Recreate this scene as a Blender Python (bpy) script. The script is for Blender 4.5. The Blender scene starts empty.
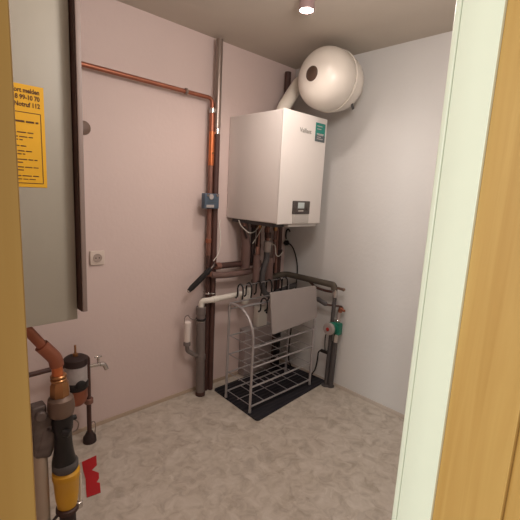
import bpy, bmesh, math, random
from mathutils import Vector as V, Matrix
random.seed(4)
PI = math.pi
C = bpy.context.scene.collection
sc = bpy.context.scene

# ------------------------------------------------------------------ materials
def lin(c):
    return tuple((x/255/12.92 if x/255 <= .04045 else ((x/255+.055)/1.055)**2.4) for x in c) + (1,)

def mat(name, col, rough=.5, metal=0., var=0., vscale=8., bump=0., bscale=60., emit=0., trans=0., coat=0.):
    m = bpy.data.materials.new(name); m.use_nodes = True
    nt = m.node_tree; N = nt.nodes; L = nt.links
    b = N['Principled BSDF']
    c = lin(col)
    b.inputs['Base Color'].default_value = c
    b.inputs['Roughness'].default_value = rough
    b.inputs['Metallic'].default_value = metal
    if coat: b.inputs['Coat Weight'].default_value = coat
    if trans: b.inputs['Transmission Weight'].default_value = trans
    tc = N.new('ShaderNodeTexCoord')
    nz = N.new('ShaderNodeTexNoise'); nz.inputs['Scale'].default_value = vscale; nz.inputs['Detail'].default_value = 4
    L.new(tc.outputs['Object'], nz.inputs['Vector'])
    cr = N.new('ShaderNodeValToRGB')
    v = var
    cr.color_ramp.elements[0].position = .3; cr.color_ramp.elements[1].position = .7
    cr.color_ramp.elements[0].color = tuple(x*(1-v) for x in c[:3])+(1,)
    cr.color_ramp.elements[1].color = tuple(min(1, x*(1+v)) for x in c[:3])+(1,)
    L.new(nz.outputs['Fac'], cr.inputs['Fac']); L.new(cr.outputs['Color'], b.inputs['Base Color'])
    if bump:
        n2 = N.new('ShaderNodeTexNoise'); n2.inputs['Scale'].default_value = bscale; n2.inputs['Detail'].default_value = 3
        L.new(tc.outputs['Object'], n2.inputs['Vector'])
        bp = N.new('ShaderNodeBump'); bp.inputs['Strength'].default_value = bump; bp.inputs['Distance'].default_value = .004
        L.new(n2.outputs['Fac'], bp.inputs['Height']); L.new(bp.outputs['Normal'], b.inputs['Normal'])
    if emit:
        b.inputs['Emission Color'].default_value = c; b.inputs['Emission Strength'].default_value = emit
    return m

def wood(name, a, b2, rough=.35):
    m = bpy.data.materials.new(name); m.use_nodes = True
    nt = m.node_tree; N = nt.nodes; L = nt.links; b = N['Principled BSDF']
    tc = N.new('ShaderNodeTexCoord'); mp = N.new('ShaderNodeMapping'); mp.inputs['Scale'].default_value = (18, 18, .7)
    nz = N.new('ShaderNodeTexNoise'); nz.inputs['Scale'].default_value = 2.2; nz.inputs['Detail'].default_value = 6; nz.inputs['Distortion'].default_value = .6
    L.new(tc.outputs['Object'], mp.inputs['Vector']); L.new(mp.outputs['Vector'], nz.inputs['Vector'])
    cr = N.new('ShaderNodeValToRGB')
    cr.color_ramp.elements[0].position = .3; cr.color_ramp.elements[1].position = .72
    cr.color_ramp.elements[0].color = lin(a); cr.color_ramp.elements[1].color = lin(b2)
    L.new(nz.outputs['Fac'], cr.inputs['Fac']); L.new(cr.outputs['Color'], b.inputs['Base Color'])
    b.inputs['Roughness'].default_value = rough
    return m

def lino(name):
    m = bpy.data.materials.new(name); m.use_nodes = True
    nt = m.node_tree; N = nt.nodes; L = nt.links; b = N['Principled BSDF']
    tc = N.new('ShaderNodeTexCoord')
    n1 = N.new('ShaderNodeTexNoise'); n1.inputs['Scale'].default_value = 15; n1.inputs['Detail'].default_value = 5; n1.inputs['Distortion'].default_value = .9; n1.inputs['Roughness'].default_value = .6
    L.new(tc.outputs['Object'], n1.inputs['Vector'])
    vo = N.new('ShaderNodeTexVoronoi'); vo.inputs['Scale'].default_value = 17; vo.inputs['Randomness'].default_value = 1
    mx0 = N.new('ShaderNodeMixRGB'); mx0.inputs['Fac'].default_value = .12
    L.new(tc.outputs['Object'], mx0.inputs['Color1']); L.new(n1.outputs['Color'], mx0.inputs['Color2'])
    L.new(mx0.outputs['Color'], vo.inputs['Vector'])
    cr = N.new('ShaderNodeValToRGB')
    e = cr.color_ramp.elements
    e[0].position = .34; e[0].color = lin((160, 149, 136))
    e[1].position = .66; e[1].color = lin((214, 206, 196))
    k = e.new(.5); k.color = lin((196, 186, 173))
    L.new(n1.outputs['Fac'], cr.inputs['Fac'])
    c2 = N.new('ShaderNodeValToRGB')
    c2.color_ramp.elements[0].position = .1; c2.color_ramp.elements[0].color = lin((172, 160, 145))
    c2.color_ramp.elements[1].position = .9; c2.color_ramp.elements[1].color = lin((196, 187, 176))
    L.new(vo.outputs['Color'], c2.inputs['Fac'])
    mx = N.new('ShaderNodeMixRGB'); mx.inputs['Fac'].default_value = .45
    L.new(cr.outputs['Color'], mx.inputs['Color1']); L.new(c2.outputs['Color'], mx.inputs['Color2'])
    L.new(mx.outputs['Color'], b.inputs['Base Color'])
    b.inputs['Roughness'].default_value = .42
    return m

def ribbed(name, col):
    m = mat(name, col, .75)
    nt = m.node_tree; N = nt.nodes; L = nt.links; b = N['Principled BSDF']
    tc = N.new('ShaderNodeTexCoord'); w = N.new('ShaderNodeTexWave'); w.bands_direction = 'Y'; w.inputs['Scale'].default_value = 9
    L.new(tc.outputs['Object'], w.inputs['Vector'])
    bp = N.new('ShaderNodeBump'); bp.inputs['Strength'].default_value = .8; bp.inputs['Distance'].default_value = .004
    L.new(w.outputs['Fac'], bp.inputs['Height']); L.new(bp.outputs['Normal'], b.inputs['Normal'])
    return m

M = {}
M['wall'] = mat('wall_warm_light_tint', (213, 193, 187), .8, var=.012, vscale=3, bump=.25, bscale=45)  # wall colour tinted pink with the warm cast of the light
M['wall2'] = mat('wall_daylight_tint', (214, 212, 209), .8, var=.012, vscale=3, bump=.25, bscale=45)  # same walls cooled; bluish daylight put into the colour
M['ceil'] = mat('ceiling_paint', (194, 184, 171), .85, var=.01, bump=.2, bscale=70)
M['floor'] = lino('linoleum')
M['hallfloor'] = wood('hall_boards', (150, 112, 70), (176, 136, 90))
M['white_paint'] = mat('jamb_paint', (228, 234, 214), .35, var=.01)
M['wood'] = wood('frame_wood', (182, 142, 78), (197, 160, 94))
M['boiler'] = mat('boiler_enamel', (224, 217, 212), .32, var=.008)
M['boiler_grey'] = mat('boiler_grey', (178, 172, 166), .4)
M['panel_dark'] = mat('control_dark', (70, 62, 58), .35)
M['screen'] = mat('control_screen', (186, 196, 196), .2)
M['teal'] = mat('label_teal', (28, 128, 116), .45)
M['slate'] = mat('label_slate', (78, 88, 92), .45)
M['print_grey'] = mat('print_grey', (150, 145, 138), .5)
M['white_plastic'] = mat('white_plastic', (222, 216, 206), .35, var=.01)
M['tank'] = mat('tank_enamel', (222, 214, 204), .3, var=.01)
M['tank_plug'] = mat('plug_brown', (80, 60, 48), .5)
M['flue'] = mat('flue_white', (224, 216, 204), .35)
M['copper'] = mat('copper', (164, 104, 82), .42, .75, var=.15, vscale=12)
M['copper_bright'] = mat('copper_bright', (206, 118, 72), .35, .6, var=.08)
M['copper_dull'] = mat('copper_dull', (138, 100, 88), .5, .55, var=.2, vscale=14)
M['brown'] = mat('brown_pipe', (72, 46, 40), .55, var=.15)
M['brown_dark'] = mat('brown_dark_pipe', (46, 30, 28), .6, var=.1)
M['riser_brown'] = mat('riser_brown', (78, 50, 44), .6, var=.12)
M['mauve'] = mat('pipe_insulation_mauve', (110, 86, 80), .8, var=.1, bump=.3)
M['olive'] = mat('pipe_insulation_olive', (84, 76, 66), .8, var=.1, bump=.3)
M['greypipe'] = mat('grey_drain', (112, 102, 98), .55, var=.06)
M['darkgrey'] = mat('dark_grey', (78, 74, 74), .6, var=.08)
M['silver'] = mat('silver_pipe', (152, 138, 130), .32, .7, var=.05)
M['steel'] = mat('rack_steel', (176, 171, 172), .38, .55, var=.03)
M['chrome'] = mat('chrome', (205, 200, 196), .18, .9)
M['brass'] = mat('brass', (168, 122, 82), .3, .85, var=.08)
M['tarnish'] = mat('tarnished_brass', (150, 104, 76), .38, .75, var=.12)
M['black'] = mat('black_plastic', (22, 19, 20), .45)
M['foam'] = mat('black_foam', (26, 22, 22), .85, bump=.4)
M['mat'] = ribbed('rubber_mat', (26, 25, 33))
M['board'] = mat('grey_board', (158, 149, 146), .75, var=.02)
M['cardgrey'] = mat('grey_card', (160, 147, 144), .8, var=.03)
M['bluegrey'] = mat('bluegrey_plastic', (78, 92, 108), .45, var=.06)
M['pumpgreen'] = mat('pump_green', (30, 112, 92), .4)
M['pumpgrey'] = mat('pump_face', (158, 148, 144), .4)
M['red'] = mat('red_plastic', (178, 22, 32), .5, var=.05)
M['reddot'] = mat('red_button', (170, 50, 48), .4)
M['yellow'] = mat('yellow_cap', (216, 160, 34), .4, var=.06)
M['notice'] = mat('yellow_paper', (226, 172, 26), .6, var=.03)
M['print'] = mat('print_dark', (88, 56, 22), .7)
M['cab'] = mat('cabinet_shaded_tone', (163, 158, 145), .5, var=.01)  # shade of the face turned from the light put into this grey
M['cabdark'] = mat('cabinet_dark_wood', (62, 38, 32), .45, var=.12, vscale=5)
M['cabedge'] = mat('cabinet_edge', (138, 122, 116), .5)
M['capgrey'] = mat('cap_grey', (168, 156, 150), .45)
M['valvegrey'] = mat('valve_grey', (112, 92, 80), .5, .3, var=.12)
M['hangergrey'] = mat('bracket_grey', (104, 92, 88), .5, .3, var=.25, vscale=30)
M['clear'] = mat('clear_cup', (226, 214, 208), .25)
M['lamp'] = mat('lamp_glow', (255, 244, 232), .3, emit=60)
M['lampmetal'] = mat('lamp_metal', (196, 172, 176), .25, .8)
M['socket'] = mat('socket_white', (214, 198, 186), .35)
M['socket_in'] = mat('socket_recess', (176, 158, 148), .4)
M['disc'] = mat('brown_plate', (112, 90, 78), .5, var=.05)
M['label_white'] = mat('label_white', (176, 168, 166), .5, var=.12, vscale=30)
M['conduit'] = mat('pale_conduit', (176, 158, 140), .6)

# ------------------------------------------------------------------ mesh helpers
def fillet(pts, r, seg=6):
    pts = [V(p) for p in pts]; out = [pts[0]]
    for i in range(1, len(pts)-1):
        a, b, c = pts[i-1], pts[i], pts[i+1]
        u = (a-b); w = (c-b); lu, lw = u.length, w.length
        u.normalize(); w.normalize()
        ang = u.angle(w)
        if ang > PI-.02: out.append(b); continue
        d = min(r/math.tan(ang/2), lu*.48, lw*.48); rr = d*math.tan(ang/2)
        cen = b+(u+w).normalized()*(rr/math.sin(ang/2))
        p0 = b+u*d-cen; p1 = b+w*d-cen; tot = p0.angle(p1)
        ax = p0.cross(p1).normalized()
        for k in range(seg+1):
            out.append(cen+Matrix.Rotation(tot*k/seg, 3, ax) @ p0)
    out.append(pts[-1]); return out

def smooth(pts, n=8):
    pts = [V(p) for p in pts]; q = [pts[0]*2-pts[1]]+pts+[pts[-1]*2-pts[-2]]; out = []
    for i in range(1, len(q)-2):
        a, b, c, d = q[i-1:i+3]
        for k in range(n):
            t = k/n
            out.append(.5*((2*b)+(c-a)*t+(2*a-5*b+4*c-d)*t*t+(3*b-a-3*c+d)*t**3))
    out.append(pts[-1]); return out

class MB:
    def __init__(s): s.bm = bmesh.new()
    def ring(s, c, x, y, r, seg):
        return [s.bm.verts.new(c+x*(r*math.cos(2*PI*k/seg))+y*(r*math.sin(2*PI*k/seg))) for k in range(seg)]
    def bridge(s, a, b):
        n = len(a)
        for k in range(n): s.bm.faces.new((a[k], a[(k+1) % n], b[(k+1) % n], b[k]))
    def box(s, c, size, bev=0., rot=None):
        bm = bmesh.new(); bmesh.ops.create_cube(bm, size=1)
        bmesh.ops.scale(bm, vec=V(size), verts=bm.verts)
        if bev: bmesh.ops.bevel(bm, geom=bm.edges[:], offset=bev, segments=3, affect='EDGES', profile=.5)
        if rot: bmesh.ops.rotate(bm, cent=(0, 0, 0), matrix=rot, verts=bm.verts)
        bmesh.ops.translate(bm, vec=V(c), verts=bm.verts)
        me = bpy.data.meshes.new('t'); bm.to_mesh(me); bm.free(); s.bm.from_mesh(me); bpy.data.meshes.remove(me); return s
    def tube(s, pts, r, seg=14, cap=True):
        pts = [V(p) for p in pts]; n = len(pts)
        rs = r if isinstance(r, (list, tuple)) else [r]*n
        t0 = (pts[1]-pts[0]).normalized()
        up = V((0, 0, 1)) if abs(t0.z) < .9 else V((1, 0, 0))
        x = t0.cross(up).normalized(); rings = []; tp = t0
        for i in range(n):
            t = (pts[min(i+1, n-1)]-pts[max(i-1, 0)]).normalized()
            q = tp.rotation_difference(t); x = q @ x; x = (x-t*x.dot(t)).normalized(); tp = t
            rings.append(s.ring(pts[i], x, t.cross(x), rs[i], seg))
        for a, b in zip(rings, rings[1:]): s.bridge(a, b)
        if cap: s.bm.faces.new(rings[0][::-1]); s.bm.faces.new(rings[-1])
        return s
    def cyl(s, a, b, r, seg=20, bev=0.):
        a, b = V(a), V(b)
        if not bev: return s.tube([a, b], r, seg)
        d = (b-a).normalized()
        return s.tube([a, a+d*bev, b-d*bev, b], [r-bev, r, r, r-bev], seg)
    def lathe(s, o, ax, prof, seg=40):      # prof: (distance along axis, radius)
        o = V(o); ax = V(ax).normalized(); up = V((0, 0, 1)) if abs(ax.z) < .9 else V((1, 0, 0))
        x = ax.cross(up).normalized(); y = ax.cross(x); prev = None
        for (d, r) in prof:
            if r < 1e-5: cur = [s.bm.verts.new(o+ax*d)]
            else: cur = s.ring(o+ax*d, x, y, r, seg)
            if prev:
                if len(prev) == 1 and len(cur) > 1:
                    for k in range(seg): s.bm.faces.new((prev[0], cur[k], cur[(k+1) % seg]))
                elif len(cur) == 1 and len(prev) > 1:
                    for k in range(seg): s.bm.faces.new((prev[k], cur[0], prev[(k+1) % seg]))
                elif len(cur) > 1: s.bridge(prev, cur)
            elif len(cur) > 1: s.bm.faces.new(cur)
            prev = cur
        if len(prev) > 1: s.bm.faces.new(prev)
        return s
    def prism(s, poly, ext):                 # poly: 3-D points in a plane, ext: extrusion vector
        ext = V(ext); a = [s.bm.verts.new(V(p)) for p in poly]; b = [s.bm.verts.new(V(p)+ext) for p in poly]
        s.bm.faces.new(a[::-1]); s.bm.faces.new(b); s.bridge(a, b); return s
    def sphere(s, c, r, sc3=(1, 1, 1)):
        bmesh.ops.create_uvsphere(s.bm, u_segments=20, v_segments=12, radius=r, matrix=Matrix.Translation(V(c)) @ Matrix.Diagonal(V(sc3)).to_4x4()); return s
    def build(s, name, m, parent=None, sm=True):
        bmesh.ops.recalc_face_normals(s.bm, faces=s.bm.faces[:])
        root = parent
        while root and root.parent: root = root.parent
        if root: off = V(root.location)
        else:
            vs = [v.co for v in s.bm.verts]
            lo = V([min(v[i] for v in vs) for i in range(3)]); hi = V([max(v[i] for v in vs) for i in range(3)])
            off = V(((lo.x+hi.x)/2, (lo.y+hi.y)/2, lo.z))
        bmesh.ops.translate(s.bm, vec=-off, verts=s.bm.verts)
        me = bpy.data.meshes.new(name); s.bm.to_mesh(me); s.bm.free()
        if sm:
            for p in me.polygons: p.use_smooth = True
            me.set_sharp_from_angle(angle=math.radians(38))
        me.materials.append(M[m] if isinstance(m, str) else m)
        o = bpy.data.objects.new(name, me); C.objects.link(o)
        if parent: o.parent = parent
        else: o.location = off
        return o

def tag(o, label, cat, group=None):
    o['label'] = label; o['category'] = cat
    if group: o['group'] = group
    return o
def thing(name, loc, label, cat, group=None):
    o = bpy.data.objects.new(name, None); C.objects.link(o); o.location = loc; o.empty_display_size = .05
    return tag(o, label, cat, group)
def struct(name, mb, m, sm=False):
    o = mb.build(name, m, None, sm); o['kind'] = 'structure'; return o

def text(name, body, size, o, xdir, updir, m, parent, ext=.0004, align='LEFT', wide=1., bold=0.):
    cu = bpy.data.curves.new(name, 'FONT'); cu.body = body; cu.size = size; cu.extrude = ext; cu.align_x = align; cu.resolution_u = 3; cu.offset = bold
    t = bpy.data.objects.new(name, cu); C.objects.link(t)
    x = V(xdir).normalized(); y = V(updir).normalized(); z = x.cross(y)
    mw = Matrix((x*wide, y, z)).transposed().to_4x4(); mw.translation = V(o)
    dg = bpy.context.evaluated_depsgraph_get(); dg.update()
    me = bpy.data.meshes.new_from_object(t.evaluated_get(dg)); bpy.data.objects.remove(t)
    root = parent
    while root.parent: root = root.parent
    me.transform(Matrix.Translation(-V(root.location)) @ mw)
    me.name = name; me.materials.clear(); me.materials.append(M[m])
    ob = bpy.data.objects.new(name, me); C.objects.link(ob); ob.parent = parent
    return ob

def copy_tree(o, parent=None):
    c = o.copy(); C.objects.link(c)
    if parent: c.parent = parent
    for ch in list(o.children): copy_tree(ch, c)
    return c

# ------------------------------------------------------------------ room
H = 2.4; XL = -2.46; Y0 = -1.83; Y1 = -1.92; DL = -2.3692; DR = -1.54
struct('floor', MB().box(((XL-.1)/2, (Y1-.0)/2, -.03), (-XL+.3, 2.12, .06)), 'floor')
struct('floor_hall', MB().box((-1.7, -3.0, -.034), (6.0, 2.04, .06)), 'hallfloor')
struct('ceiling', MB().box(((XL-.1)/2, (Y1-.0)/2, H+.03), (-XL+.3, 2.12, .06)), 'ceil')
struct('wall_back', MB().box(((XL-.1)/2, .05, H/2), (-XL+.3, .1, H)), 'wall')
struct('wall_right', MB().box((.05, Y1/2, H/2), (.1, -Y1, H)), 'wall2')
struct('wall_left', MB().box((XL-.05, Y1/2, H/2), (.1, -Y1, H)), 'wall')
w = MB(); yc = (Y0+Y1)/2; th = Y0-Y1
w.box(((DR+.1)/2, yc, H/2), (.1-DR, th, H))
w.box(((-4.7+DL)/2, yc, H/2), (DL+4.7, th, H))
w.box(((DL+DR)/2, yc, (2.05+H)/2), (DR-DL, th, H-2.05))
struct('wall_front', w, 'wall2')
t = MB().box(((XL)/2, -.004, .012), (-XL, .008, .024), .002)
struct('baseboard_back', t, mat('skirting_beige', (186, 166, 146), .6))
t = MB().box((-.004, Y0/2, .012), (.008, -Y0, .024), .002)
struct('baseboard_right', t, mat('skirting_pale', (196, 184, 172), .6))
# white painted reveal of the doorway with a rebate line, and the wooden frame on the hall side
t = MB().box((DR-.006, -1.882, 1.03), (.012, .077, 2.06), .001)
t.box((DR-.007, -1.8365, 1.03), (.014, .012, 2.06), .003)
struct('trim_1', t, 'white_paint')
t = MB().box((DR+.03, -1.985, 1.05), (.06, .13, 2.1), .002)
t.box((DR+.05, -2.075, 1.05), (.06, .05, 2.1), .006)
struct('trim_2', t, 'wood')
t = MB().box((DL-.05, -1.96, 1.05), (.10, .08, 2.1), .0006)
t.box((DL-.2, -1.935, 1.05), (.2, .03, 2.1), .003)
struct('trim_3', t, 'wood')
t = MB().box(((DL+DR)/2, -1.985, 2.1), (DR-DL+.2, .13, .1), .003)
struct('trim_4', t, 'wood')

# ------------------------------------------------------------------ boiler
bx, bw, by = -.4305, .429, -.51
bo = thing('boiler', (bx, 0, 1.25), 'white wall-hung heating boiler with dark control panel, above the pipes and rack', 'boiler')
MB().box((bx, -.249, 1.598), (bw-.004, .496, .69), .008).build('body', 'boiler', bo)
MB().box((bx, by+.006, 1.598), (bw, .014, .696), .006).build('front_cover', 'boiler', bo)
px_ = -.4305
cp = MB().box((px_, by-.004, 1.3585), (.170, .008, .085), .003).build('control_panel', 'panel_dark', bo)
MB().box((px_-.006, by-.0085, 1.372), (.062, .003, .038), .001).build('screen', 'screen', cp)
MB().box((px_-.006, by-.0085, 1.337), (.05, .003, .008), .001).build('button', 'boiler_grey', cp)
for dx in (-.058, .058):
    MB().lathe((px_+dx, by-.007, 1.35), (0, -1, 0), [(0, .013), (.006, .013), (.009, .008)], 20).build('knob', 'panel_dark', cp)
MB().box((px_+.003, by-.003, 1.284), (.158, .006, .060), .002).build('lower_flap', 'boiler_grey', bo)['label'] = 'light grey flap under the control panel'
sx = -.287
st = MB().box((sx, by-.0025, 1.851), (.100, .0016, .117)).build('energy_label', 'teal', bo); st['label'] = 'teal and slate info sticker'
b = MB()
b.box((sx, by-.0038, 1.812), (.100, .0012, .040)); b.build('lower_field', 'slate', st)
for (dz, w_, x_) in ((.038, .055, -.01), (.02, .045, -.015), (-.010, .075, 0), (-.0165, .06, 0), (-.03, .04, -.012), (-.042, .062, -.004)):
    MB().box((sx+x_, by-.0042, 1.851+dz), (w_, .001, .005)).build('printed_line', 'label_white', st)
text('logo', 'Vaillant', .038, (-.49, by-.0022, 1.830), (1, 0, 0), (0, 0, 1), 'print_grey', bo, bold=.0008)
MB().box((bx-.01, -.25, 1.240), (.36, .42, .026), .004).build('base_tray', 'darkgrey', bo)  # tray coloured dark to stand in for the shadow under the boiler
MB().box((-.385, -.475, 1.241), (.29, .05, .022), .004).build('front_lip', 'boiler_grey', bo)

# flue
fl = thing('flue_pipe', (-.39, -.25, 1.96), 'white flue pipe rising from boiler top and bending behind the round tank', 'pipe')
p = fillet([(-.385, -.25, 1.944), (-.385, -.25, 2.01), (-.225, -.25, 2.225), (-.002, -.25, 2.225)], .09, 8)
MB().tube(p, .045, 24).build('duct', 'flue', fl)
MB().lathe((-.385, -.25, 1.9435), (0, 0, 1), [(0, .062), (.012, .062), (.018, .048)], 28).build('collar', 'flue', fl)
MB().lathe((-.001, -.25, 2.225), (-1, 0, 0), [(0, .075), (.008, .075), (.012, .05)], 28).build('wall_rosette', 'flue', fl)

# expansion vessel
ya, za, R = -.565, 2.165, .187
ev = thing('expansion_vessel', (-.2, ya, za-R), 'round cream white expansion tank with brown plug mounted high on the right wall', 'tank')
prof = []
for k in range(0, 15):
    a = PI/2*k/14
    prof.append((.145*(1-math.cos(a)), R*math.sin(a)**.74))
prof += [(.196, R), (.202, R-.004)]
MB().lathe((-.478, ya, za), (1, 0, 0), prof, 56).build('dome', 'tank', ev)
MB().lathe((-.279, ya, za), (1, 0, 0), [(0, R-.005), (.002, R+.004), (.009, R+.004), (.011, R-.005)], 56).build('flange', 'tank', ev)
prof = [(0, R-.010), (.04, R-.010)]+[(.04+.13*math.sin(PI/2*k/12), (R-.010)*math.cos(PI/2*k/12)**.55 if k < 12 else .05) for k in range(1, 13)]
MB().lathe((-.270, ya, za), (1, 0, 0), prof, 56).build('rear_dome', 'tank', ev)
MB().lathe((-.4815, ya, za), (1, 0, 0), [(0, .0), (0, .040), (.003, .044), (.014, .044)], 32).build('plug', 'tank_plug', ev)['label'] = 'round dark brown plug'
MB().cyl((-.125, ya, za), (-.001, ya, za), .055, 24).build('wall_mount', 'tank', ev)
MB().cyl((-.185, ya-.10, za-.12), (-.18, ya-.115, za-.165), .008, 12).build('valve_stub', 'darkgrey', ev)

# ceiling spotlight
sp = thing('ceiling_spotlight', (-.83, -.8, 2.4), 'small shiny spotlight fitted to the ceiling, glowing white', 'lamp')
MB().lathe((-.83, -.8, 2.4), (0, 0, -1), [(0, .05), (.008, .05), (.012, .04)], 32).build('base', 'lampmetal', sp)
MB().lathe((-.83, -.8, 2.388), (0, 0, -1), [(0, .036), (.05, .04), (.054, .04), (.054, .033), (.046, .031)], 32).build('housing', 'lampmetal', sp)
MB().lathe((-.83, -.8, 2.345), (0, 0, -1), [(0, .028), (.004, .030), (.013, .022), (.018, .0)], 32).build('bulb', 'lamp', sp)

# ------------------------------------------------------------------ wall pipes, back wall left of boiler
def clamp(p, m, axis=(0, 0, 1), r=.02, h=.014, name='clamp', wall=None):
    a = V(axis).normalized()*h/2; b = MB(); b.cyl(V(p)-a, V(p)+a, r, 18, .002)
    if wall: b.cyl(p, wall, .005, 8)
    return b, m, name
pa = thing('copper_pipe', (-.83, -.05, 0), 'copper pipe running along the white wall then turning down to the floor', 'pipe')
MB().tube(fillet([(-1.9, -.05, 2.03), (-.832, -.05, 2.02), (-.83, -.05, 1.95)], .03), .0125).build('horizontal_run', 'copper', pa)
MB().tube([(-.83, -.05, 1.95), (-.829, -.05, 1.815)], .0165).build('upper_run', 'copper', pa)
MB().tube([(-.829, -.052, 1.815), (-.829, -.052, 1.60)], .0185).build('bright_run', 'copper_bright', pa)['label'] = 'bright orange copper length'
MB().tube([(-.829, -.05, 1.60), (-.826, -.05, 1.0)], .0165).build('dull_run', 'copper_dull', pa)['label'] = 'dull brown copper length'
MB().tube([(-.826, -.05, 1.0), (-.82, -.05, .002)], .0165).build('lower_run', 'brown', pa)['label'] = 'dark brown lower length'
for (z, mm) in ((1.945, 'chrome'), (1.10, 'copper')):
    x = clamp((-.828, -.05, z), mm, r=.021, h=.03); x[0].build('fitting', mm, pa)
x = clamp((-1.03, -.05, 2.021), 'silver', (1, 0, 0), .02, .016, wall=(-1.03, -.004, 2.04)); x[0].build('clamp', 'silver', pa)
x = clamp((-.823, -.05, .73), 'silver', r=.022, h=.012, wall=(-.823, -.001, .73)); x[0].build('clamp', 'chrome', pa)
MB().lathe((-.83, -.067, 1.68), (0, -1, 0), [(0, .007), (.006, .007), (.006, .004), (.014, .004)], 12).build('bleed_screw', 'brass', pa)

pb = thing('riser_pipe', (-.79, -.06, 0), 'thick silver riser pipe near the ceiling that continues dark brown down to the floor', 'pipe')
MB().cyl((-.795, -.06, 2.378), (-.795, -.06, 1.84), .022, 20).build('silver_length', 'silver', pb)
MB().cyl((-.793, -.06, 1.842), (-.793, -.06, 1.80), .02, 20, .004).build('fitting', 'chrome', pb)
MB().cyl((-.793, -.06, 1.80), (-.785, -.06, .002), .0205, 20).build('brown_length', 'riser_brown', pb)
x = clamp((-.788, -.06, .73), 'chrome', r=.023, h=.012, wall=(-.788, -.001, .73)); x[0].build('clamp', 'chrome', pb)

tg = thing('pipe_tag', (-.855, -.10, 1.32), 'blue grey plastic box fixed on the copper pipe left of the boiler', 'box')
MB().box((-.855, -.092, 1.37), (.118, .04, .098), .006).build('case', 'bluegrey', tg)
b = MB(); b.cyl((-.865, -.113, 1.398), (-.865, -.118, 1.398), .017, 20); b.build('dial', 'label_white', tg)
for dx in (-.035, .04): MB().cyl((-.855+dx, -.113, 1.407), (-.855+dx, -.118, 1.407), .008, 14).build('screw', 'silver', tg)
MB().box((-.87, -.1125, 1.337), (.06, .004, .018), .001).build('lower_strip', 'label_white', tg)
for dz in (.008, -.008): MB().box((-.855, -.1125, 1.371+dz), (.07, .002, .004)).build('printed_line', 'slate', tg)

# horizontal pipes under the boiler
h1 = thing('connecting_pipe', (-.6, -.1, .92), 'upper reddish brown pipe running from the wall risers to below the boiler', 'pipe')
MB().tube([(-.80, -.1, .929), (-.385, -.1, .922)], .0215).build('pipe', 'brown', h1)
MB().cyl((-.44, -.1, .9225), (-.40, -.1, .922), .025, 18, .003).build('coupling', 'copper_dull', h1)
MB().cyl((-.80, -.1, .929), (-.76, -.1, .928), .025, 18, .003).build('coupling', 'copper_dull', h1)
MB().tube(fillet([(-.79, -.1, .927), (-.79, -.065, .927)], .01), .014).build('branch', 'brown', h1)
h2 = thing('insulated_pipe', (-.6, -.12, .85), 'lower mauve foam insulated pipe curving up from the risers below the boiler', 'pipe')
MB().tube(smooth([(-.835, -.10, .872), (-.75, -.115, .864), (-.62, -.12, .862), (-.5, -.12, .866), (-.43, -.12, .885), (-.40, -.12, .92)]), .0215).build('pipe', 'mauve', h2)
MB().cyl((-.835, -.085, .86), (-.835, -.085, .892), .024, 18, .003).build('coupling', 'copper_dull', h2)
h3 = thing('valve_lever', (-.93, -.11, .79), 'black foam covered lever sticking out left from the risers', 'lever')
MB().tube([(-1.024, -.115, .788), (-1.00, -.115, .806), (-.87, -.112, .903), (-.85, -.11, .918)], [.013, .0185, .0185, .014]).build('grip', 'foam', h3)
MB().tube([(-.855, -.11, .914), (-.815, -.10, .938), (-.80, -.085, .945)], .007).build('stem', 'chrome', h3)
MB().cyl((-1.03, -.115, .783), (-1.022, -.115, .789), .010, 14).build('end_cap', 'silver', h3)

# ------------------------------------------------------------------ pipes hanging below the boiler
def drop(name, pts, r, m, label, parts=(), sm=False):
    t_ = thing(name, V(pts[0])*.5+V(pts[-1])*.5, label, 'pipe')
    MB().tube(pts, r).build('pipe', m, t_)
    for (z0, z1, rr, mm, nm) in parts:
        x, y = pts[0][0], pts[0][1]
        MB().cyl((x, y, z0), (x, y, z1), rr, 16, .002).build(nm, mm, t_)
    return t_
drop('drop_pipe', [(-.575, -.12, 1.24), (-.565, -.12, 1.14), (-.545, -.12, 1.06), (-.545, -.12, .895)], [.030, .030, .034, .034], 'mauve', 'thick mauve insulated pipe, leftmost below the boiler')
drop('drop_pipe', [(-.600, -.155, 1.24), (-.600, -.155, 1.17), (-.575, -.155, 1.12)], .008, 'brown_dark', 'short dark pipe stub at the boiler bottom left corner', ((1.205, 1.235, .013, 'copper_dull', 'nut'),))
drop('drop_pipe', [(-.49, -.13, 1.24), (-.49, -.13, .935)], .0165, 'brown_dark', 'near black pipe between the thick mauve pipe and thin copper pipe', ((1.19, 1.225, .021, 'brown', 'nut'),))
drop('drop_pipe', [(-.475, -.175, 1.24), (-.475, -.175, .90)], .0085, 'copper_dull', 'thin copper pipe below the boiler middle with brass nut', ((1.19, 1.22, .015, 'brass', 'nut'), (.93, .95, .013, 'chrome', 'nut')))
drop('drop_pipe', [(-.445, -.14, 1.24), (-.44, -.14, .80)], .0175, 'brown', 'brown pipe directly behind the thin copper pipe', ((1.18, 1.22, .021, 'brass', 'nut'), (1.04, 1.07, .021, 'brown', 'nut')))
drop('drop_pipe', [(-.365, -.14, 1.24), (-.362, -.14, .90)], .012, 'brown', 'slim brown pipe behind the grey capped valve', ((1.15, 1.19, .017, 'copper_dull', 'nut'),))
drop('drop_pipe', [(-.335, -.20, 1.24), (-.335, -.20, .93)], .010, 'mauve', 'pale mauve pipe right of the grey capped valve', ((1.17, 1.21, .016, 'brass', 'nut'), (1.09, 1.105, .014, 'copper_dull', 'nut')))
drop('drop_pipe', [(-.27, -.16, 1.24), (-.265, -.16, .84)], .009, 'copper_dull', 'thin dull pipe nearest the corner pipe', ((1.18, 1.22, .014, 'brown', 'nut'),))
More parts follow.
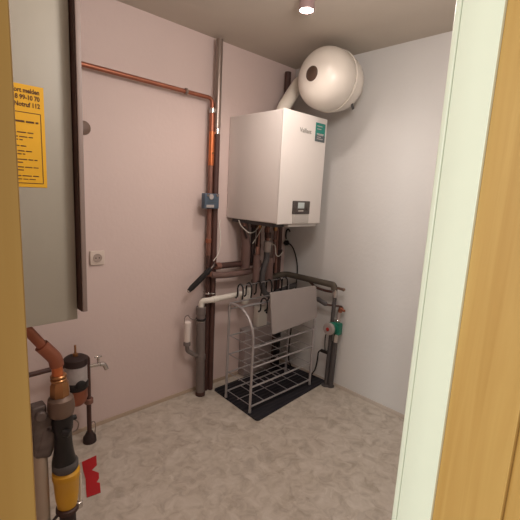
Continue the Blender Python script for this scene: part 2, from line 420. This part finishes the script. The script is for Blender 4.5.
drop('drop_pipe', [(-.355, -.175, .97), (-.355, -.175, .80)], .032, 'mauve', 'short thick mauve insulated length just right of the dark hose')
drop('drop_pipe', [(-.50, -.19, 1.0), (-.50, -.19, .80)], .026, 'mauve', 'short mauve insulated length just left of the dark hose', ((.985, 1.06, .012, 'copper_dull', 'upper_stub'),))
drop('drop_pipe', [(-.23, -.11, 1.24), (-.23, -.11, .82)], .014, 'brown_dark', 'dark pipe between the thin dull pipe and corner pipe')
sv = thing('safety_valve', (-.41, -.2, .7), 'grey capped safety valve on a dark hose that loops to the right', 'valve')
MB().cyl((-.41, -.2, 1.24), (-.41, -.2, 1.09), .013, 16).build('neck', 'copper_dull', sv)
MB().cyl((-.41, -.2, 1.16), (-.41, -.2, 1.12), .024, 18, .003).build('nut', 'brown', sv)
MB().lathe((-.41, -.2, 1.10), (0, 0, -1), [(0, .018), (.006, .027), (.07, .029), (.084, .02), (.09, .015)], 24).build('cap', 'capgrey', sv)['label'] = 'light grey cap'
MB().tube(smooth([(-.41, -.2, 1.015), (-.412, -.2, .96), (-.43, -.2, .91), (-.445, -.2, .85), (-.44, -.2, .77), (-.40, -.2, .70), (-.33, -.19, .68), (-.22, -.18, .69), (-.12, -.17, .70), (-.02, -.16, .71)]), .0215).build('hose', 'darkgrey', sv)

cn = thing('corner_pipe', (-.1, -.06, 0), 'dark brown pipe standing in the room corner, running up behind boiler and tank', 'pipe')
MB().cyl((-.150, -.06, 2.335), (-.128, -.06, .012), .0235, 20).build('pipe', 'brown', cn)
MB().cyl((-.137, -.06, 1.0), (-.137, -.06, .96), .030, 20, .003).build('coupling', 'brown_dark', cn)
MB().cyl((-.140, -.06, 1.22), (-.140, -.06, 1.18), .030, 20, .003).build('coupling', 'brown_dark', cn)

tag(MB().tube(smooth([(-.72, -.03, 1.24), (-.738, -.05, 1.2), (-.742, -.07, 1.12), (-.765, -.085, 1.02), (-.812, -.09, .965)]), .003, 8).build('cable', 'white_plastic'), 'thin white cable hanging beside the risers left of the boiler', 'cable')
tag(MB().tube(smooth([(-.635, -.13, 1.245), (-.63, -.15, 1.21), (-.585, -.18, 1.165), (-.53, -.18, 1.165), (-.49, -.18, 1.20), (-.475, -.18, 1.245)]), .0035, 8).build('cable', 'white_plastic'), 'white cable drooping in a U under the boiler bottom', 'cable')
tag(MB().tube(smooth([(-.445, -.19, 1.245), (-.475, -.20, 1.19), (-.51, -.19, 1.13), (-.53, -.17, 1.08)]), .003, 8).build('cable', 'white_plastic'), 'white cable slanting from boiler bottom onto the mauve pipe', 'cable')
tag(MB().tube(smooth([(-.382, -.2, 1.08), (-.35, -.22, 1.06), (-.335, -.22, 1.0), (-.29, -.2, .975), (-.22, -.16, .975), (-.12, -.09, .98)]), .0035, 8).build('cable', 'white_plastic'), 'white cable from the grey capped valve to the corner pipe', 'cable')

# power plug and its cable in the corner
pg = thing('power_plug', (-.02, -.03, 1.04), 'black power plug with cable on the right wall below the boiler', 'plug')
MB().lathe((-.001, -.025, 1.04), (-1, 0, 0), [(0, .022), (.02, .022), (.028, .014), (.04, .008)], 20).build('plug_body', 'black', pg)
MB().tube(smooth([(-.035, -.025, 1.04), (-.03, -.06, 1.045), (-.012, -.10, 1.01), (-.008, -.14, .93), (-.012, -.165, .83), (-.025, -.172, .66), (-.03, -.17, .5), (-.05, -.17, .3), (-.06, -.175, .10), (-.03, -.18, .008)]), .0055, 10).build('cord', 'black', pg)
tag(MB().tube(smooth([(-.006, -.052, 1.135), (-.006, -.035, 1.155), (-.008, -.016, 1.14), (-.008, -.011, 1.10), (-.008, -.018, 1.07)]), .0065, 10).build('hook', 'black'), 'small curved black hook on the right wall just above the power plug', 'hook')

# ------------------------------------------------------------------ white drain, grey drain and siphon at the back wall
dr = thing('drain_pipe', (-.9, -.08, 0), 'grey standing drain pipe with a white branch on top, beside the brown risers', 'pipe')
MB().cyl((-.890, -.085, .002), (-.902, -.085, .655), .0305, 22).build('stack', 'greypipe', dr)
MB().cyl((-.902, -.085, .655), (-.902, -.085, .60), .0345, 22, .003).build('socket_end', 'greypipe', dr)
MB().cyl((-.9, -.085, .575), (-.9, -.085, .560), .036, 22, .002).build('collar', 'black', dr)
MB().cyl((-.9, -.085, .559), (-.9, -.085, .550), .034, 22, .002).build('ring', 'chrome', dr)
MB().cyl((-.895, -.085, .31), (-.895, -.085, .27), .035, 22, .003).build('ring', 'greypipe', dr)
MB().tube(fillet([(-.90, -.085, .645), (-.90, -.085, .695), (-.86, -.115, .70), (-.575, -.135, .712)], .03), .0195, 18).build('white_branch', 'white_plastic', dr)['label'] = 'white plastic branch pipe'
MB().cyl((-.83, -.1165, .701), (-.79, -.1185, .7025), .0235, 18, .003).build('sleeve', 'white_plastic', dr)
MB().tube([(-.888, -.085, .002), (-.888, -.085, .03)], .034, 20).build('floor_collar', 'brown', dr)
wt = thing('bottle_trap', (-.56, -.14, .6), 'white bottle trap hanging at the end of the white branch pipe', 'trap')
MB().lathe((-.555, -.14, .74), (0, 0, -1), [(0, .018), (.01, .022), (.03, .022), (.034, .032), (.085, .032), (.105, .022), (.11, .0)], 24).build('cup', 'white_plastic', wt)
MB().cyl((-.515, -.14, .75), (-.515, -.14, .66), .014, 18, .002).build('inlet', 'white_plastic', wt)
sn = thing('siphon', (-1.01, -.09, .36), 'clear white siphon cup with grey elbow left of the drain pipe', 'siphon')
MB().lathe((-1.012, -.09, .575), (0, 0, -1), [(0, .012), (.008, .024), (.13, .022), (.15, .018)], 24).build('cup', 'clear', sn)
MB().lathe((-1.012, -.09, .432), (0, 0, -1), [(0, .019), (.008, .024), (.026, .024), (.034, .016)], 24).build('nut', 'greypipe', sn)
MB().tube(fillet([(-1.012, -.09, .41), (-1.008, -.09, .365), (-.955, -.088, .325), (-.893, -.086, .285)], .03), .0145, 16).build('elbow', 'greypipe', sn)
MB().tube(smooth([(-1.035, -.09, .56), (-1.034, -.09, .60), (-1.01, -.09, .615), (-.99, -.09, .59), (-.96, -.088, .575), (-.925, -.086, .57)]), .003, 8).build('wire', 'silver', sn)

# boxes behind the rack
tag(MB().box((-.29, -.045, .471), (.10, .06, .17), .006).build('white_box', 'white_plastic'), 'white plastic box standing on the grey card box behind the rack', 'box')
cb = thing('card_box', (-.29, -.055, .011), 'flat grey card box leaning on the back wall behind the rack', 'box')
MB().box((-.32, -.043, .196), (.30, .07, .372), .003).build('body', 'cardgrey', cb)
MB().box((-.32, -.043, .3835), (.302, .072, .004)).build('lid_edge', 'label_white', cb)
bk = thing('power_strip', (-.17, -.2, .02), 'black power strip standing upright against the grey card box', 'power strip')
MB().box((-.16, -.125, .19), (.045, .04, .34), .006).build('bar', 'black', bk)
for k in range(3): MB().lathe((-.16, -.1445, .1+.09*k), (0, -1, 0), [(0, .019), (.004, .019), (.004, .016), (.001, .015)], 18).build('outlet', 'darkgrey', bk)

# ------------------------------------------------------------------ insulated main along the right wall, valves and pump
im = thing('insulated_main', (-.08, -.3, .79), 'olive grey insulated pipe running around the corner along the right wall', 'pipe')
MB().tube(fillet([(-.44, -.10, .775), (-.085, -.10, .80), (-.085, -.585, .805), (-.085, -.59, .77)], .05, 8), .0235, 18).build('insulation', 'olive', im)
MB().tube(smooth([(-.085, -.36, .785), (-.085, -.42, .755), (-.085, -.5, .748), (-.085, -.57, .752)]), .010, 12).build('lower_tube', 'brown', im)
MB().cyl((-.085, -.60, .775), (-.085, -.60, .715), .018, 18, .003).build('union_nut', 'chrome', im)
MB().cyl((-.085, -.615, .79), (-.085, -.665, .79), .010, 14, .002).build('bleeder', 'valvegrey', im)
MB().sphere((-.085, -.668, .79), .013).build('bleeder_knob', 'valvegrey', im)
rp = thing('return_pipe', (-.06, -.58, 0), 'dark grey standing pipe under the end of the insulated pipe by the right wall', 'pipe')
MB().cyl((-.085, -.60, .73), (-.055, -.565, .002), .0145, 18).build('pipe', 'darkgrey', rp)
MB().cyl((-.06, -.57, .285), (-.06, -.57, .26), .020, 18, .003).build('clamp', 'black', rp)
MB().box((-.07, -.535, .272), (.02, .06, .022), .004).build('junction', 'black', rp)
MB().tube(smooth([(-.075, -.505, .272), (-.08, -.49, .25), (-.08, -.485, .18), (-.085, -.475, .11), (-.10, -.455, .06), (-.12, -.43, .017)]), .0055, 10).build('cord', 'black', rp)
MB().tube(smooth([(-.065, -.54, .28), (-.09, -.55, .35), (-.10, -.56, .42), (-.085, -.575, .45)]), .004, 8).build('pump_lead', 'black', rp)
MB().lathe((-.055, -.565, .002), (0, 0, 1), [(0, .034), (.006, .034), (.012, .02)], 22).build('floor_rosette', 'darkgrey', rp)
pu = thing('pump', (-.045, -.6, 0), 'green circulation pump with round grey face on the right wall pipe', 'pump')
MB().lathe((-.055, -.597, .482), (-1, 0, 0), [(0, .038), (.008, .046), (.05, .046), (.055, .042)], 32).build('body', 'pumpgreen', pu)
MB().box((-.06, -.638, .482), (.045, .045, .09), .008).build('terminal_box', 'pumpgreen', pu)
MB().lathe((-.11, -.597, .482), (-1, 0, 0), [(0, .046), (.02, .046), (.026, .040), (.027, .0)], 32).build('face', 'pumpgrey', pu)
MB().lathe((-.137, -.597, .482), (-1, 0, 0), [(0, .014), (.003, .014), (.005, .010)], 24).build('centre_label', 'reddot', pu)
b = MB(); b.cyl((-.045, -.62, .545), (-.045, -.618, .525), .022, 18, .003); b.build('union_nut', 'chrome', pu)
MB().cyl((-.045, -.614, .435), (-.045, -.61, .36), .020, 18, .003).build('union_nut', 'chrome', pu)
MB().tube([(-.045, -.622, .615), (-.045, -.62, .54)], .015, 16).build('upper_pipe', 'pumpgrey', pu)
MB().cyl((-.045, -.609, .37), (-.04, -.595, .002), .0215, 18).build('lower_pipe', 'darkgrey', pu)
MB().lathe((-.04, -.595, .002), (0, 0, 1), [(0, .032), (.006, .032), (.012, .02)], 22).build('floor_rosette', 'darkgrey', pu)
lv = thing('lever_valve', (-.08, -.52, .64), 'black lever handle on a thin pipe elbow above the green pump', 'valve')
MB().tube([(-.095, -.44, .676), (-.095, -.455, .672), (-.095, -.53, .652), (-.095, -.545, .648)], [.010, .018, .018, .010], 14).build('lever', 'darkgrey', lv)
MB().tube(fillet([(-.095, -.545, .648), (-.07, -.625, .655), (-.045, -.645, .65), (-.045, -.63, .61)], .02), .008, 12).build('elbow', 'brown', lv)
MB().cyl((-.045, -.637, .645), (-.045, -.627, .605), .017, 16, .003).build('valve_body', 'copper', lv)
MB().cyl((-.05, -.64, .63), (-.05, -.672, .625), .010, 14, .002).build('stub', 'copper', lv)

# ------------------------------------------------------------------ mat, rack, board, hooks
fm = MB()
fp = fillet([(-.40, -.5555, .0005), (0-.004, -.528, .0005), (-.03, -.09, .0005), (-.775, -.09, .0005), (-.80, -.586, .0005), (-.40, -.5555, .0005)], .02)[:-1]
fm.prism(fp, (0, 0, .010))
o = fm.build('floor_mat', 'mat', sm=False)
tag(o, 'black ribbed rubber mat on the floor in the corner under the rack', 'mat')

rk = thing('storage_rack', (-.465, -.36, .010), 'silver metal tube rack with four open shelves standing on the black mat', 'rack')
xl, xr, yf, yb, z0 = -.777, -.158, -.487, -.237, .0106
for x in (xl, xr):
    pth = fillet([(x, yb, z0), (x, yb, .70), (x, -.355, .70)], .035, 6)[:-1]
    pth += [V(q) for q in smooth([(x, -.33, .70), (x, -.38, .683), (x, -.43, .645), (x, -.467, .59), (x, yf, .52)], 6)]+[V((x, yf, z0))]
    MB().tube(pth, .0088, 12).build('end_frame', 'steel', rk)
    for y in (yb, yf): MB().cyl((x, y, z0-.0), (x, y, z0+.02), .0105, 14).build('foot', 'steel', rk)
for z in (.05, .187, .322, .457):
    s_ = MB()
    s_.cyl((xl, yf, z), (xr, yf, z), .0062, 12); s_.cyl((xl, yb, z+.006), (xr, yb, z+.006), .0055, 12)
    sh = s_.build('shelf', 'steel', rk)
    for k in range(6):
        x = xl+.012+(xr-xl-.024)*k/5
        MB().cyl((x, yf, z+.001), (x, yb, z+.007), .0026, 8).build('wire', 'steel', sh)
    MB().cyl((xl, (yf+yb)/2, z), (xr, (yf+yb)/2, z), .0022, 8).build('wire', 'steel', sh)
MB().cyl((xl, yb, .695), (xr, yb, .695), .005, 10).build('top_rail', 'steel', rk)
MB().cyl((xl, yb, .655), (xr, yb, .655), .004, 10).build('top_rail', 'steel', rk)
MB().cyl((xl, -.36, .697), (xr, -.36, .697), .005, 10).build('top_rail', 'steel', rk)
MB().tube(fillet([(-.69, yb, .69), (-.705, yb, .803), (-.2, yb, .809), (-.18, yb, .69)], .02), .0028, 8).build('hanging_rail', 'steel', rk)

bd = MB()
n = V((0, -1, 0))
poly = [(-.664, -.4975, .808), (-.655, -.4975, .812), (-.205, -.4975, .799), (-.190, -.4975, .785), (-.153, -.4975, .57), (-.165, -.4975, .548), (-.24, -.4975, .543), (-.61, -.4975, .520), (-.624, -.4975, .526)]
bd.prism(poly[::-1], (0, -.008, 0))
bo2 = tag(bd.build('board', 'board', sm=False), 'grey board hung upright against the front of the rack', 'board')
for x in (-.56, -.27):
    MB().tube(smooth([(x, -.4965, .745), (x, -.45, .738), (x, -.38, .706), (x, -.358, .7055), (x, -.350, .695)]), .0025, 8).build('hanger_wire', 'steel', bo2)

def hook(loc, label):
    t_ = thing('black_hook', loc, label, 'hook', 'black hooks hung along the rack top')
    x, y, z = loc
    MB().tube(smooth([(x, y+.040, z-.092), (x, y+.029, z-.078), (x, y+.028, z-.03), (x, y+.021, z-.003), (x, y, z+.010), (x, y-.021, z-.003), (x, y-.028, z-.03), (x, y-.028, z-.06), (x, y-.024, z-.085)]), .0055, 8).build('wire', 'black', t_)
    for (yy, zz) in ((.042, -.094), (-.024, -.087)): MB().sphere((x, y+yy, z+zz), .0068).build('tip', 'black', t_)
    return t_
hl = ['leftmost black hook of the back row on the rack top', 'second black hook from the left in the back row', 'third black hook from the left in the back row',
      'fourth black hook from the left in the back row, before the dark hose', 'fifth black hook from the left in the back row, under the olive pipe', 'rightmost black hook of the back row near the right wall']
def set_label(o, l): o['label'] = l
rz = .804
xs = (-.685, -.605, -.51, -.405, -.30, -.235)
h0 = hook((xs[0], yb, rz+.001), hl[0])
for x_, l_ in zip(xs[1:], hl[1:]):
    c_ = copy_tree(h0); c_.location = (x_, yb, rz+.001+.002*(x_+.7)); set_label(c_, l_)
for x_, rzz, l_ in ((-.57, .15, 'black hook hanging lower on the front, left of its neighbour by the board'), (-.498, .75, 'black hook turned edge-on at the left top corner of the grey board')):
    c_ = copy_tree(h0); c_.location = (x_, -.36, .718); c_.rotation_euler.z = rzz; set_label(c_, l_)

# ------------------------------------------------------------------ back wall socket and plate
so = thing('wall_socket', (-1.566, 0, .99), 'white square power socket low on the plain back wall', 'socket')
MB().box((-1.566, -.006, 1.033), (.081, .012, .081), .004).build('cover', 'socket', so)
MB().lathe((-1.566, -.0125, 1.033), (0, -1, 0), [(0, .024), (.004, .024), (.004, .021), (.0005, .020)], 32).build('ring', 'socket_in', so)
MB().lathe((-1.566, -.0125, 1.033), (0, -1, 0), [(0, .019), (.001, .019)], 32).build('recess', 'socket_in', so)
for dx in (-.0095, .0095): MB().cyl((-1.566+dx, -.0135, 1.033), (-1.566+dx, -.0142, 1.033), .0035, 10).build('pin_hole', 'black', so)
dp = MB().lathe((-1.622, -.001, 1.728), (0, -1, 0), [(0, .036), (.006, .036), (.010, .030), (.011, .0)], 32).build('wall_plate', 'disc')
tag(dp, 'round brown plate on the back wall, half hidden by the dark cabinet board', 'plate')

# ------------------------------------------------------------------ meter cabinet with notice
mc = thing('meter_cabinet', (-2.2, -.6, .967), 'white-grey meter cabinet in a shade-darkened tone with a yellow notice and dark brown front board', 'cabinet')
x0, x1 = XL+.001, -1.945
MB().box(((x0+x1)/2, -.60, 1.566), (x1-x0, .40, 1.198), .003).build('case', 'cab', mc)
fb = MB().box((-1.934, -.62, 1.585), (.018, .43, 1.165), .0).build('front_board', 'cabdark', mc); fb['label'] = 'dark brown wooden board'
MB().box((-1.933, -.8385, 1.585), (.015, .006, 1.165), .001).build('board_edge', 'cabedge', fb)
xn0, xn1, zn0, zn1 = -2.235, -2.027, 1.422, 1.724
nt_ = MB().box(((xn0+xn1)/2, -.8008, (zn0+zn1)/2), (xn1-xn0, .0012, zn1-zn0)).build('notice', 'notice', mc)
nt_['label'] = 'yellow printed safety notice'
yy = -.8016
text('heading', 'Gasgeruch sofort melden', .0185, (-2.0385, yy, 1.701), (1, 0, 0), (0, 0, 1), 'print', nt_, align='RIGHT', wide=.82, bold=.0006)
text('heading', '00 80 90 8 99-10 70', .0185, (-2.0385, yy, 1.6815), (1, 0, 0), (0, 0, 1), 'print', nt_, align='RIGHT', wide=.82, bold=.0006)
text('heading', 'oder Notruf 112', .0185, (-2.0385, yy, 1.661), (1, 0, 0), (0, 0, 1), 'print', nt_, align='RIGHT', wide=.82, bold=.0006)
b = MB()
bx0, bx1, bz0, bz1 = -2.22, -2.038, 1.434, 1.644
b.box(((bx0+bx1)/2, yy, bz1), (bx1-bx0, .0008, .0022)); b.box(((bx0+bx1)/2, yy, bz0), (bx1-bx0, .0008, .0022))
b.box((bx1, yy, (bz0+bz1)/2), (.0022, .0008, bz1-bz0)); b.box((bx0, yy, (bz0+bz1)/2), (.0022, .0008, bz1-bz0))
b.build('border', 'print', nt_)
for (z, xe, hgt) in ((1.617, -2.045, .007), (1.585, -2.06, .004), (1.572, -2.062, .004), (1.563, -2.09, .004), (1.545, -2.075, .004), (1.530, -2.066, .004), (1.521, -2.085, .004), (1.505, -2.052, .004), (1.496, -2.09, .004), (1.482, -2.05, .004), (1.473, -2.085, .004), (1.456, -2.05, .004), (1.446, -2.05, .003)):
    lb = MB(); x = bx0+.01
    while x < xe-.006:
        wl = min(random.uniform(.010, .026), xe-x); lb.box((x+wl/2, yy, z), (wl, .0008, hgt*.8)); x += wl+.0035
    lb.build('printed_line', 'print', nt_)

# ------------------------------------------------------------------ gas entry in the foreground, left
gx, gy = -1.985, -.72
ge = thing('gas_entry', (gx, gy, 0), 'gas supply fitting with yellow sleeve, grey valve and copper elbow below the cabinet', 'gas fitting')
MB().tube([(gx-.010, gy, .70), (gx-.012, gy, .79)], .019, 20).build('copper_stub', 'copper_bright', ge)
p = [(gx-.012, gy, .775), (gx-.018, gy, .805), (gx-.04, gy, .838), (gx-.06, gy, .865)]
MB().tube(smooth(p, 6), .0245, 20).build('elbow', 'copper', ge)
MB().tube([(gx-.040, gy, .838), (gx-.125, gy, .969)], .0175, 20).build('slanted_pipe', 'copper', ge)
for z in (.733, .718): MB().cyl((gx-.008, gy, z-.006), (gx-.008, gy, z+.006), .028, 20, .003).build('ring', 'brass', ge)
MB().lathe((gx-.005, gy, .712), (0, 0, -1), [(0, .026), (.012, .033), (.05, .035), (.06, .031)], 8).build('nut', 'brass', ge)
MB().lathe((gx-.003, gy, .655), (0, 0, -1), [(0, .030), (.012, .044), (.05, .048), (.075, .044), (.082, .036)], 28).build('valve_body', 'valvegrey', ge)
MB().lathe((gx, gy, .575), (0, 0, -1), [(0, .034), (.02, .038), (.06, .036), (.07, .031), (.12, .032), (.16, .036), (.19, .042), (.20, .042)], 28).build('black_body', 'black', ge)
MB().cyl((gx-.01, gy-.03, .52), (gx+.01, gy-.05, .515), .014, 14, .003).build('test_plug', 'black', ge)
MB().cyl((gx+.03, gy, .545), (gx+.05, gy, .545), .010, 14, .002).build('test_plug', 'black', ge)
MB().tube(smooth([(gx+.045, gy, .535), (gx+.058, gy, .515), (gx+.052, gy, .49), (gx+.035, gy, .485)]), .0028, 8).build('wire', 'silver', ge)
MB().lathe((gx+.004, gy, .378), (0, 0, -1), [(0, .043), (.006, .047), (.03, .047), (.036, .043)], 32).build('ring', 'darkgrey', ge)
MB().lathe((gx+.006, gy, .342), (0, 0, -1), [(0, .040), (.01, .050), (.035, .050), (.04, .047), (.12, .042), (.16, .036), (.165, .03)], 32).build('yellow_sleeve', 'yellow', ge)['label'] = 'yellow plastic sleeve'
MB().lathe((gx+.006, gy, .178), (0, 0, -1), [(0, .034), (.005, .042), (.02, .042), (.024, .034)], 28).build('band', 'brown', ge)
MB().box((gx+.045, gy-.012, .162), (.03, .014, .03), .004).build('band_screw', 'chrome', ge)
MB().tube(smooth([(gx-.03, gy-.01, .165), (gx-.055, gy-.02, .15), (gx-.06, gy-.02, .12), (gx-.03, gy-.02, .10)]), .006, 10).build('earth_lead', 'brown_dark', ge)
MB().cyl((gx+.006, gy, .156), (gx+.006, gy, .0), .030, 24).build('floor_pipe', 'brown_dark', ge)
MB().tube([(gx+.054, gy-.01, .30), (gx+.056, gy-.01, .22), (gx+.050, gy-.01, .16)], [.005, .006, .005], 8).build('tag_strip', 'white_plastic', ge)['label'] = 'cream strip hanging beside the sleeve'
b = MB(); b.box((gx-.075, gy+.03, .53), (.05, .05, .20), .008); b.box((gx-.055, gy+.025, .47), (.06, .05, .11), .012, Matrix.Rotation(.3, 3, 'Y')); b.box((gx-.045, gy+.02, .56), (.03, .03, .05), .008); b.build('bracket', 'hangergrey', ge)
MB().cyl((gx-.075, gy+.0, .60), (gx-.075, gy-.02, .60), .018, 18, .003).build('bracket_bolt', 'hangergrey', ge)
MB().cyl((gx-.075, gy+.03, .44), (gx-.075, gy+.03, 0), .026, 20).build('post', 'conduit', ge)['label'] = 'pale post behind the yellow sleeve'

# ------------------------------------------------------------------ water filter on the back wall
wf = thing('water_filter', (-1.75, -.14, 0), 'dark water filter with copper bowl and silver tap beside its floor pipe', 'water filter')
fx, fy = -1.745, -.15
MB().lathe((fx, fy, .545), (0, 0, -1), [(0, .02), (.004, .048), (.012, .058), (.045, .060), (.05, .056)], 32).build('cap', 'brown_dark', wf)
MB().lathe((fx, fy, .497), (0, 0, -1), [(0, .056), (.09, .056)], 32).build('label_band', 'label_white', wf)['label'] = 'silver grey printed label band'
MB().lathe((fx, fy, .405), (0, 0, -1), [(0, .058), (.004, .061), (.035, .060), (.045, .05)], 32).build('collar', 'black', wf)
MB().lathe((fx+.004, fy-.052, .400), (0, -1, 0), [(0, .026), (.012, .026), (.016, .020), (.018, .0)], 24).build('knob', 'black', wf)
MB().lathe((fx+.003, fy, .36), (0, 0, -1), [(0, .052), (.05, .052), (.075, .044), (.092, .028), (.098, .0)], 32).build('bowl', 'copper', wf)['label'] = 'copper coloured bowl'
b = MB(); b.cyl((fx, fy, .54), (fx, fy, .56), .013, 16, .002); b.cyl((fx, fy, .555), (fx, fy, .605), .0055, 12); b.build('vent', 'brass', wf)
MB().tube(fillet([(fx+.03, fy+.01, .515), (-1.69, -.12, .52), (-1.672, -.12, .50), (-1.672, -.12, .002)], .02), .0125, 16).build('outlet_pipe', 'brown', wf)
MB().tube([(fx-.05, fy+.01, .50), (-2.3, -.13, .49)], .0125, 16).build('inlet_pipe', 'brown', wf)
MB().cyl((-1.672, -.12, .265), (-1.672, -.12, .235), .024, 18, .003).build('coupling', 'copper_dull', wf)
MB().lathe((-1.672, -.12, .0), (0, 0, 1), [(0, .036), (.03, .034), (.04, .026), (.06, .018)], 22).build('floor_collar', 'brown_dark', wf)
MB().tube(smooth([(-1.645, -.12, .02), (-1.638, -.12, .09), (-1.65, -.12, .115), (-1.668, -.12, .10)]), .003, 8).build('wire', 'silver', wf)
tp = MB().cyl((-1.665, -.125, .455), (-1.61, -.14, .457), .010, 14, .002).build('tap', 'chrome', wf); tp['label'] = 'silver tap'
MB().tube(fillet([(-1.612, -.14, .458), (-1.592, -.143, .454), (-1.580, -.145, .422)], .015), .0125, 14).build('spout', 'chrome', tp)
b = MB(); b.cyl((-1.622, -.138, .46), (-1.622, -.138, .498), .006, 12); b.box((-1.622, -.138, .503), (.040, .012, .012), .003); b.build('handle', 'chrome', tp)

# red piece on the floor
pl = [(-1.769, -.271), (-1.692, -.266), (-1.718, -.34), (-1.753, -.362), (-1.733, -.405), (-1.747, -.442), (-1.768, -.46), (-1.756, -.476), (-1.777, -.538), (-1.837, -.527), (-1.821, -.473), (-1.797, -.4), (-1.788, -.346)]
tag(MB().prism([(x, y, .0005) for x, y in pl], (0, 0, .003)).build('floor_marker', 'red', sm=False), 'flat red notched piece lying on the floor beside the yellow sleeve', 'marker')

# ------------------------------------------------------------------ light
def light(name, kind, loc, energy, col, target=None, **k):
    l = bpy.data.lights.new(name, kind); l.energy = energy; l.color = col
    for a, b_ in k.items(): setattr(l, a, b_)
    o = bpy.data.objects.new(name, l); C.objects.link(o); o.location = loc
    if target is not None: o.rotation_euler = (V(target)-V(loc)).to_track_quat('-Z', 'Y').to_euler()
    return o
light('hall_daylight', 'AREA', (-7.5, -3.8, 1.9), 330, (.95, 1, .97), (-1.2, -1.7, 1.2), shape='RECTANGLE', size=2.2, size_y=1.9)
light('spotlight_bulb', 'SPOT', (-.83, -.8, 2.32), 18, (1, .87, .79), (-.83, -.8, 0), spot_size=2.75, spot_blend=.7, shadow_soft_size=.04)
light('room_fill_light', 'POINT', (-1.35, -1.5, 2.1), 24.5, (1, .915, .86), shadow_soft_size=.12)  # added fill light that brightens the room; no lamp fixture hangs here

wd = bpy.data.worlds.new('World'); sc.world = wd; wd.use_nodes = True
bg = wd.node_tree.nodes['Background']; bg.inputs['Color'].default_value = (1, .76, .6, 1); bg.inputs['Strength'].default_value = .26

# ------------------------------------------------------------------ camera
cam = bpy.data.cameras.new('Camera'); co = bpy.data.objects.new('Camera', cam); C.objects.link(co)
cam.sensor_width = 36; cam.sensor_fit = 'HORIZONTAL'; cam.lens = 390.03/520*36; cam.clip_start = .02
yaw, pitch, roll = 0.800135065, -0.171612087, 0.0522643693
f = V((math.cos(pitch)*math.cos(yaw), math.cos(pitch)*math.sin(yaw), math.sin(pitch)))
r = f.cross(V((0, 0, 1))).normalized(); u = r.cross(f)
r2 = r*math.cos(roll)+u*math.sin(roll); u2 = u*math.cos(roll)-r*math.sin(roll)
m = Matrix((r2, u2, -f)).transposed().to_4x4(); m.translation = V((-2.41161177, -2.19285444, 1.44312230))
co.matrix_world = m
sc.camera = co
vs = sc.view_settings; vs.view_transform = 'Standard'; vs.look = 'None'; vs.gamma = 1; vs.use_curve_mapping = False; vs.exposure = 0
